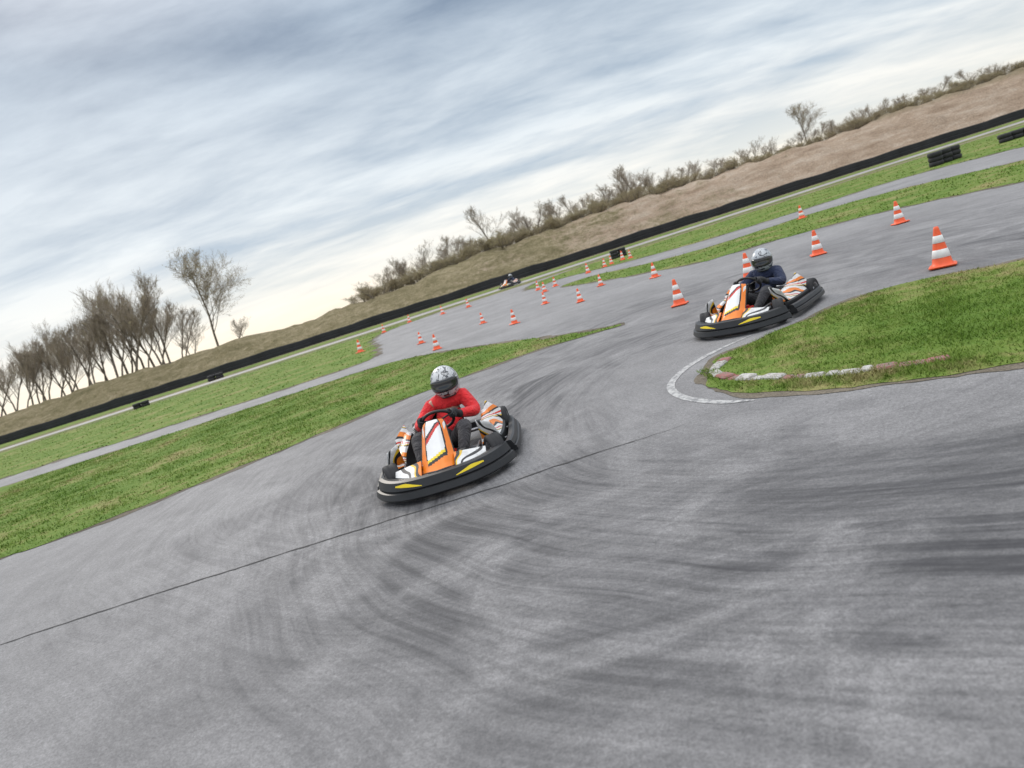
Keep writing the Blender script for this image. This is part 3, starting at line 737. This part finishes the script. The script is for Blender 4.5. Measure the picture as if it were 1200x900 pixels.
SKIN=simple('skin',(0.42,0.25,0.18),0.55,var=0.06)
GLOVE=simple('glove_black',(0.022,0.022,0.025),0.65)
def helmet_mat(name,seed,light,darkc,amt):
    m,nt,b=new_mat(name); tc=N(nt,'ShaderNodeTexCoord'); mp=N(nt,'ShaderNodeMapping'); mp.inputs['Location'].default_value=(seed,0,seed)
    mp.inputs['Scale'].default_value=(1,0.6,1.2); nt.links.new(tc.outputs['Object'],mp.inputs[0])
    f=noise(nt,mp.outputs[0],12,2,0.5,1.0)
    md=tuple(c*0.55 for c in light)
    r=ramp(nt,[(0.0,light),(0.40,md),(0.43,light),(0.55-amt,light),(0.56-amt,darkc),(0.60,md),(0.66,light)],'CONSTANT'); nt.links.new(f,r.inputs[0])
    nt.links.new(r.outputs[0],b.inputs['Base Color']); b.inputs['Roughness'].default_value=0.3; b.inputs['Coat Weight'].default_value=0.3
    return m
VIS=simple('visor_dark',(0.018,0.019,0.022),0.15,coat=0.6)
def cloth(name,col,var=0.15):
    m,nt,b=new_mat(name); tc=N(nt,'ShaderNodeTexCoord'); f=noise(nt,tc.outputs['Object'],9,4,0.6,0.8)
    r=ramp(nt,[(0.3,tuple(c*(1-var) for c in col)),(0.7,tuple(c*(1+var) for c in col))]); nt.links.new(f,r.inputs[0]); nt.links.new(r.outputs[0],b.inputs['Base Color'])
    b.inputs['Roughness'].default_value=0.85; b.inputs['Sheen Weight'].default_value=0.1; bump(nt,b,f,1.0,0.06); return m

def driver(label,jcol,tcol,hmat,look=0.0,lean=0.0,dz=0.0,hk=1.0):
    e=empty('person',label=label,category='person')
    L=lambda z:lean*max(0,z-0.2)
    D=dz
    pel=(0,-0.34,0.19);bel=(L(.36),-0.41,0.33+D*.4);che=(L(.5),-0.45,0.49+D*.8);nb=(L(.63),-0.46,0.60+D);nk=(L(.7),-0.435,0.67+D);hd=(L(.82),-0.415,0.77+D);ht=(L(.88),-0.42,0.84+D)
    sh=[(s*0.165+L(.6),-0.45,0.575+D) for s in(-1,1)]; el=[(s*0.305+L(.45),-0.26,0.405+D*.4) for s in(-1,1)]; wr=[(s*0.185,-0.07,0.455) for s in(-1,1)]
    hip=[(s*0.10,-0.31,0.18) for s in(-1,1)]; kn=[(s*0.24,0.10,0.37) for s in(-1,1)]; an=[(s*0.19,0.46,0.17) for s in(-1,1)]; toe=[(s*0.18,0.60,0.22) for s in(-1,1)]
    V=[pel,bel,che,nb,nk,hd,ht]+sh+el+wr+hip+kn+an+toe
    E=[(0,1),(1,2),(2,3),(3,4),(4,5),(5,6),(3,7),(3,8),(7,9),(8,10),(9,11),(10,12),(0,13),(0,14),(13,15),(14,16),(15,17),(16,18),(17,19),(18,20)]
    R=[(.13,.10),(.12,.09),(.13,.095),(.09,.07),.05,(.075,.09),(.06,.07),.055,.055,.042,.042,.03,.03,.08,.08,.055,.055,.036,.036,.03,.03]
    skin_obj('body',V,E,R,0,SKIN,e)
    mid=lambda a,b,t:tuple(a[i]*(1-t)+b[i]*t for i in range(3))
    V=[pel,bel,che,nb]+sh+[mid(sh[i],el[i],.5) for i in(0,1)]+el+[mid(el[i],wr[i],.5) for i in(0,1)]+[mid(el[i],wr[i],.93) for i in(0,1)]+[mid(nb,nk,.5)]
    E=[(0,1),(1,2),(2,3),(3,4),(3,5),(4,6),(5,7),(6,8),(7,9),(8,10),(9,11),(10,12),(11,13),(3,14)]
    R=[(.155,.125),(.155,.12),(.165,.125),(.12,.095),.086,.086,.074,.074,.065,.065,.056,.056,.044,.044,.066]
    skin_obj('jersey',V,E,R,0,jcol,e)
    V=[pel,(0,-0.38,0.26)]+hip+[mid(hip[i],kn[i],.5) for i in(0,1)]+kn+[mid(kn[i],an[i],.5) for i in(0,1)]+[mid(kn[i],an[i],.93) for i in(0,1)]
    E=[(0,1),(0,2),(0,3),(2,4),(3,5),(4,6),(5,7),(6,8),(7,9),(8,10),(9,11)]
    R=[(.135,.11),(.14,.11),.10,.10,.092,.092,.075,.075,.06,.06,.05,.05]
    skin_obj('trousers',V,E,R,0,tcol,e)
    for i in(0,1):
        V=[mid(an[i],kn[i],.06),an[i],mid(an[i],toe[i],.55),toe[i]]
        skin_obj('shoe',V,[(0,1),(1,2),(2,3)],[.05,.05,(.045,.04),(.038,.028)],1,SEATM,e)
    c=Vector((0,0.04,0.47)); nrm=Vector((0,-0.72,0.69)).normalized(); ux=Vector((1,0,0)); uy=nrm.cross(ux).normalized()
    for i,t in((0,math.pi-0.25),(1,0.25)):
        O=(ux*math.cos(t)+uy*math.sin(t)); T=nrm.cross(O); g_=c+O*0.15
        mb=MB(); w=Vector(wr[i])
        v,f=tube_geo([w.lerp(Vector(el[i]),.12),w,w.lerp(g_+O*0.03+nrm*0.03,.5),g_+O*0.022+nrm*0.028],[.042,.036,.036,.032],10); mb.add(v,f)
        for k,off in enumerate((-0.033,-0.011,0.011,0.032)):
            ln=[.85,1,.95,.8][k]; b_=g_+T*off
            v,f=tube_geo([b_+O*0.015+nrm*0.03,b_+O*0.034+nrm*0.008,b_+O*0.030-nrm*0.02*ln,b_+O*0.004-nrm*0.031*ln,b_-O*0.02*ln-nrm*0.022],[.012,.0115,.0105,.0098,.007],8); mb.add(v,f)
        sg=1 if T.z>0 else -1
        v,f=tube_geo([g_+nrm*0.03+T*sg*0.03,g_+nrm*0.028+T*sg*0.05-O*0.012,g_+nrm*0.012+T*sg*0.058-O*0.026],[.014,.012,.009],8); mb.add(v,f)
        mb.obj('glove',[GLOVE],e,True)
    hc=Vector((L(.83),-0.405,0.775+D)); RX,RY,RZ=0.145*hk,0.168*hk,0.160*hk
    def hs(az_,elv,k=1.0):
        x=math.cos(elv)*math.sin(az_);y=math.cos(elv)*math.cos(az_);z=math.sin(elv)
        fx=1.0; fy=1.0
        if z<-0.1 and y>0: fy=1+0.16*min(1,(-z-0.1)*3)
        if z<-0.5: fx*=1.06
        X=x*RX*fx*k; Y=y*RY*fy*k
        return hc+Vector((math.cos(look)*X+math.sin(look)*Y,-math.sin(look)*X+math.cos(look)*Y,z*RZ*k*(1.0 if z>0 else 1.1)))
    NU,NV=36,20
    V=[];F=[]
    for j in range(NV+1):
        elv=-1.05+(math.pi/2+1.05)*j/NV
        for i in range(NU): V.append(hs(2*math.pi*i/NU,elv))
    for j in range(NV):
        for i in range(NU): F.append((j*NU+i,j*NU+(i+1)%NU,(j+1)*NU+(i+1)%NU,(j+1)*NU+i))
    h=mesh_obj('helmet',V,F,hmat,e,True)
    def fv(u,v):
        a_=(-1.2+2.4*u); edge=(abs(u*2-1))**4; lo=-0.46+0.22*edge; hi=0.26-0.15*edge
        return hs(a_,lo+(hi-lo)*v,1.03)
    V,F=grid_geo(fv,24,8); vo=mesh_obj('visor',V,F,VIS,h,True); md=vo.modifiers.new('s','SOLIDIFY'); md.thickness=0.006
    path=[hs(2*math.pi*i/30,-1.03,1.0) for i in range(30)]
    v,f=tube_geo(path,0.009,6,closed=True); mb=MB(); mb.add(v,f)
    mb.obj('helmet_trim',[SEATM],h,True)
    v,f=grid_geo(lambda u,v:hs(-0.22+0.44*u,-0.80+0.13*v,1.02),6,2); mesh_obj('chin_vent',v,f,VIS,h,True)
    return e
H1=helmet_mat('helmet_graphic_silver',0.3,(0.60,0.61,0.62),(0.07,0.075,0.085),0.03); H2=helmet_mat('helmet_graphic_grey',1.7,(0.46,0.49,0.52),(0.06,0.065,0.08),0.03)
D1=driver('person in red jersey and silver helmet seated driving a kart',cloth('red_jersey',(0.74,0.022,0.028)),cloth('dark_trousers',(0.028,0.026,0.03)),H1,0.05,-0.18,-0.02)
D2=driver('person in navy jacket and grey helmet seated driving a kart',cloth('navy_jacket',(0.02,0.03,0.075)),cloth('black_trousers',(0.022,0.022,0.027)),H2,-0.3,-0.10,-0.07,0.95)

def heading_rot(hx,hy): return math.atan2(hy,hx)-math.pi/2
def put(e,x,y,hx,hy):
    e.location=(x,y,0.006); e.rotation_euler=(0,0,heading_rot(hx,hy))
K1['label']='black go-kart with white and orange fairings cornering on asphalt'; K1['category']='go-kart'; K1['group']='racing go-karts'
put(K1,-0.78,6.50,-0.06,-1.0); put(D1,-0.78,6.50,-0.06,-1.0)
def copy_tree(src,parent=None):
    o=src.copy(); COL.objects.link(o)
    if parent is not None: o.parent=parent; o.matrix_parent_inverse=src.matrix_parent_inverse.copy()
    for ch in list(src.children): copy_tree(ch,o)
    return o
K2=copy_tree(K1); K2['label']='black go-kart with white and orange fairings beside grass island'
put(K2,3.38,8.90,-0.72,-0.72); put(D2,3.38,8.90,-0.72,-0.72)
K3=copy_tree(K1); K3['label']='distant black go-kart driving near the barrier'; put(K3,2.05,50.5,-0.5,-0.85)
D3=copy_tree(D2); D3['label']='person in dark jacket and grey helmet seated driving a kart'; put(D3,2.05,50.5,-0.5,-0.85)

# ---------------------------------------------------------------- world
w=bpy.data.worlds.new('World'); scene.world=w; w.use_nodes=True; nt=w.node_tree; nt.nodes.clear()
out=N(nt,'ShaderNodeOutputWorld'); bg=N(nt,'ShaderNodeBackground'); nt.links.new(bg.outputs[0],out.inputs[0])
sky=N(nt,'ShaderNodeTexSky'); sky.sky_type='NISHITA'; sky.sun_disc=False
SE,SA=math.radians(30),math.radians(-25)
sky.sun_elevation=SE; sky.sun_rotation=SA
tc=N(nt,'ShaderNodeTexCoord'); sep=N(nt,'ShaderNodeSeparateXYZ'); nt.links.new(tc.outputs['Generated'],sep.inputs[0])
z=mathn(nt,'MAXIMUM',sep.outputs[2],0.0); zz=mathn(nt,'ADD',z,0.15)
cb=N(nt,'ShaderNodeCombineXYZ')
nt.links.new(mathn(nt,'DIVIDE',sep.outputs[0],zz),cb.inputs[0]); nt.links.new(mathn(nt,'DIVIDE',sep.outputs[1],zz),cb.inputs[1])
mp=N(nt,'ShaderNodeMapping'); mp.inputs['Rotation'].default_value=(0,0,0.20); mp.inputs['Scale'].default_value=(0.36,1.0,1); nt.links.new(cb.outputs[0],mp.inputs[0])
c1=noise(nt,mp.outputs[0],1.25,4,0.45,0.3)
mp2=N(nt,'ShaderNodeMapping'); mp2.inputs['Rotation'].default_value=(0,0,0.06); mp2.inputs['Scale'].default_value=(0.65,1.2,1); mp2.inputs['Location'].default_value=(4,2,0); nt.links.new(cb.outputs[0],mp2.inputs[0])
c2=noise(nt,mp2.outputs[0],2.8,7,0.6,0.2)
cl=mathn(nt,'ADD',mathn(nt,'MULTIPLY',c1,0.62),mathn(nt,'MULTIPLY',c2,0.38))
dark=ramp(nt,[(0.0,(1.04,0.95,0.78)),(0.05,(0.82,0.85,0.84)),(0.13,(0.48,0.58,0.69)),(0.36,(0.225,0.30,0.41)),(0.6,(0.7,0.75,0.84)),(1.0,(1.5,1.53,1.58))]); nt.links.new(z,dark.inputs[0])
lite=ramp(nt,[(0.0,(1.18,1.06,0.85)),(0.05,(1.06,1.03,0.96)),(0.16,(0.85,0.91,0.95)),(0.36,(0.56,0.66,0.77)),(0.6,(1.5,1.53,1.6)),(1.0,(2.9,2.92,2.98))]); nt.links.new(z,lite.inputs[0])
rc=ramp(nt,[(0.39,0.0),(0.59,1.0)]); nt.links.new(cl,rc.inputs[0])
cloud=mix(nt,rc.outputs[0],dark.outputs[0],lite.outputs[0])
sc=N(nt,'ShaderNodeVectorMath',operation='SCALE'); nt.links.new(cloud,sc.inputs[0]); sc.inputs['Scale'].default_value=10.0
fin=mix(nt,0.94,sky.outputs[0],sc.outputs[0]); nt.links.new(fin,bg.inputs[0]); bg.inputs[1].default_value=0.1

s=bpy.data.lights.new('sun','SUN'); s.energy=1.2; s.angle=math.radians(12); s.color=(1,0.92,0.82)
so=bpy.data.objects.new('sun',s); COL.objects.link(so)
d=Vector((math.sin(SA)*math.cos(SE),math.cos(SA)*math.cos(SE),math.sin(SE)))
so.rotation_euler=d.to_track_quat('Z','Y').to_euler()

# ---------------------------------------------------------------- camera
r=math.atan(0.321); p=math.atan(137/800); cr,sr_=math.cos(r),math.sin(r); cp,sp=math.cos(p),math.sin(p)
F_=Vector((0,cp,-sp)); U0=Vector((0,sp,cp)); E_=Vector((1,0,0))
Rr=E_*cr-U0*sr_; Uu=E_*sr_+U0*cr
M=Matrix(((Rr.x,Uu.x,-F_.x,0),(Rr.y,Uu.y,-F_.y,0),(Rr.z,Uu.z,-F_.z,1.7),(0,0,0,1)))
cam=bpy.data.cameras.new('camera'); co=bpy.data.objects.new('camera',cam); COL.objects.link(co); co.matrix_world=M
cam.lens=24; cam.sensor_width=36; cam.clip_end=3000; scene.camera=co
cam.dof.use_dof=True; cam.dof.focus_distance=6.8; cam.dof.aperture_fstop=1.8
scene.view_settings.view_transform='Standard'; scene.view_settings.look='None'; scene.view_settings.exposure=0
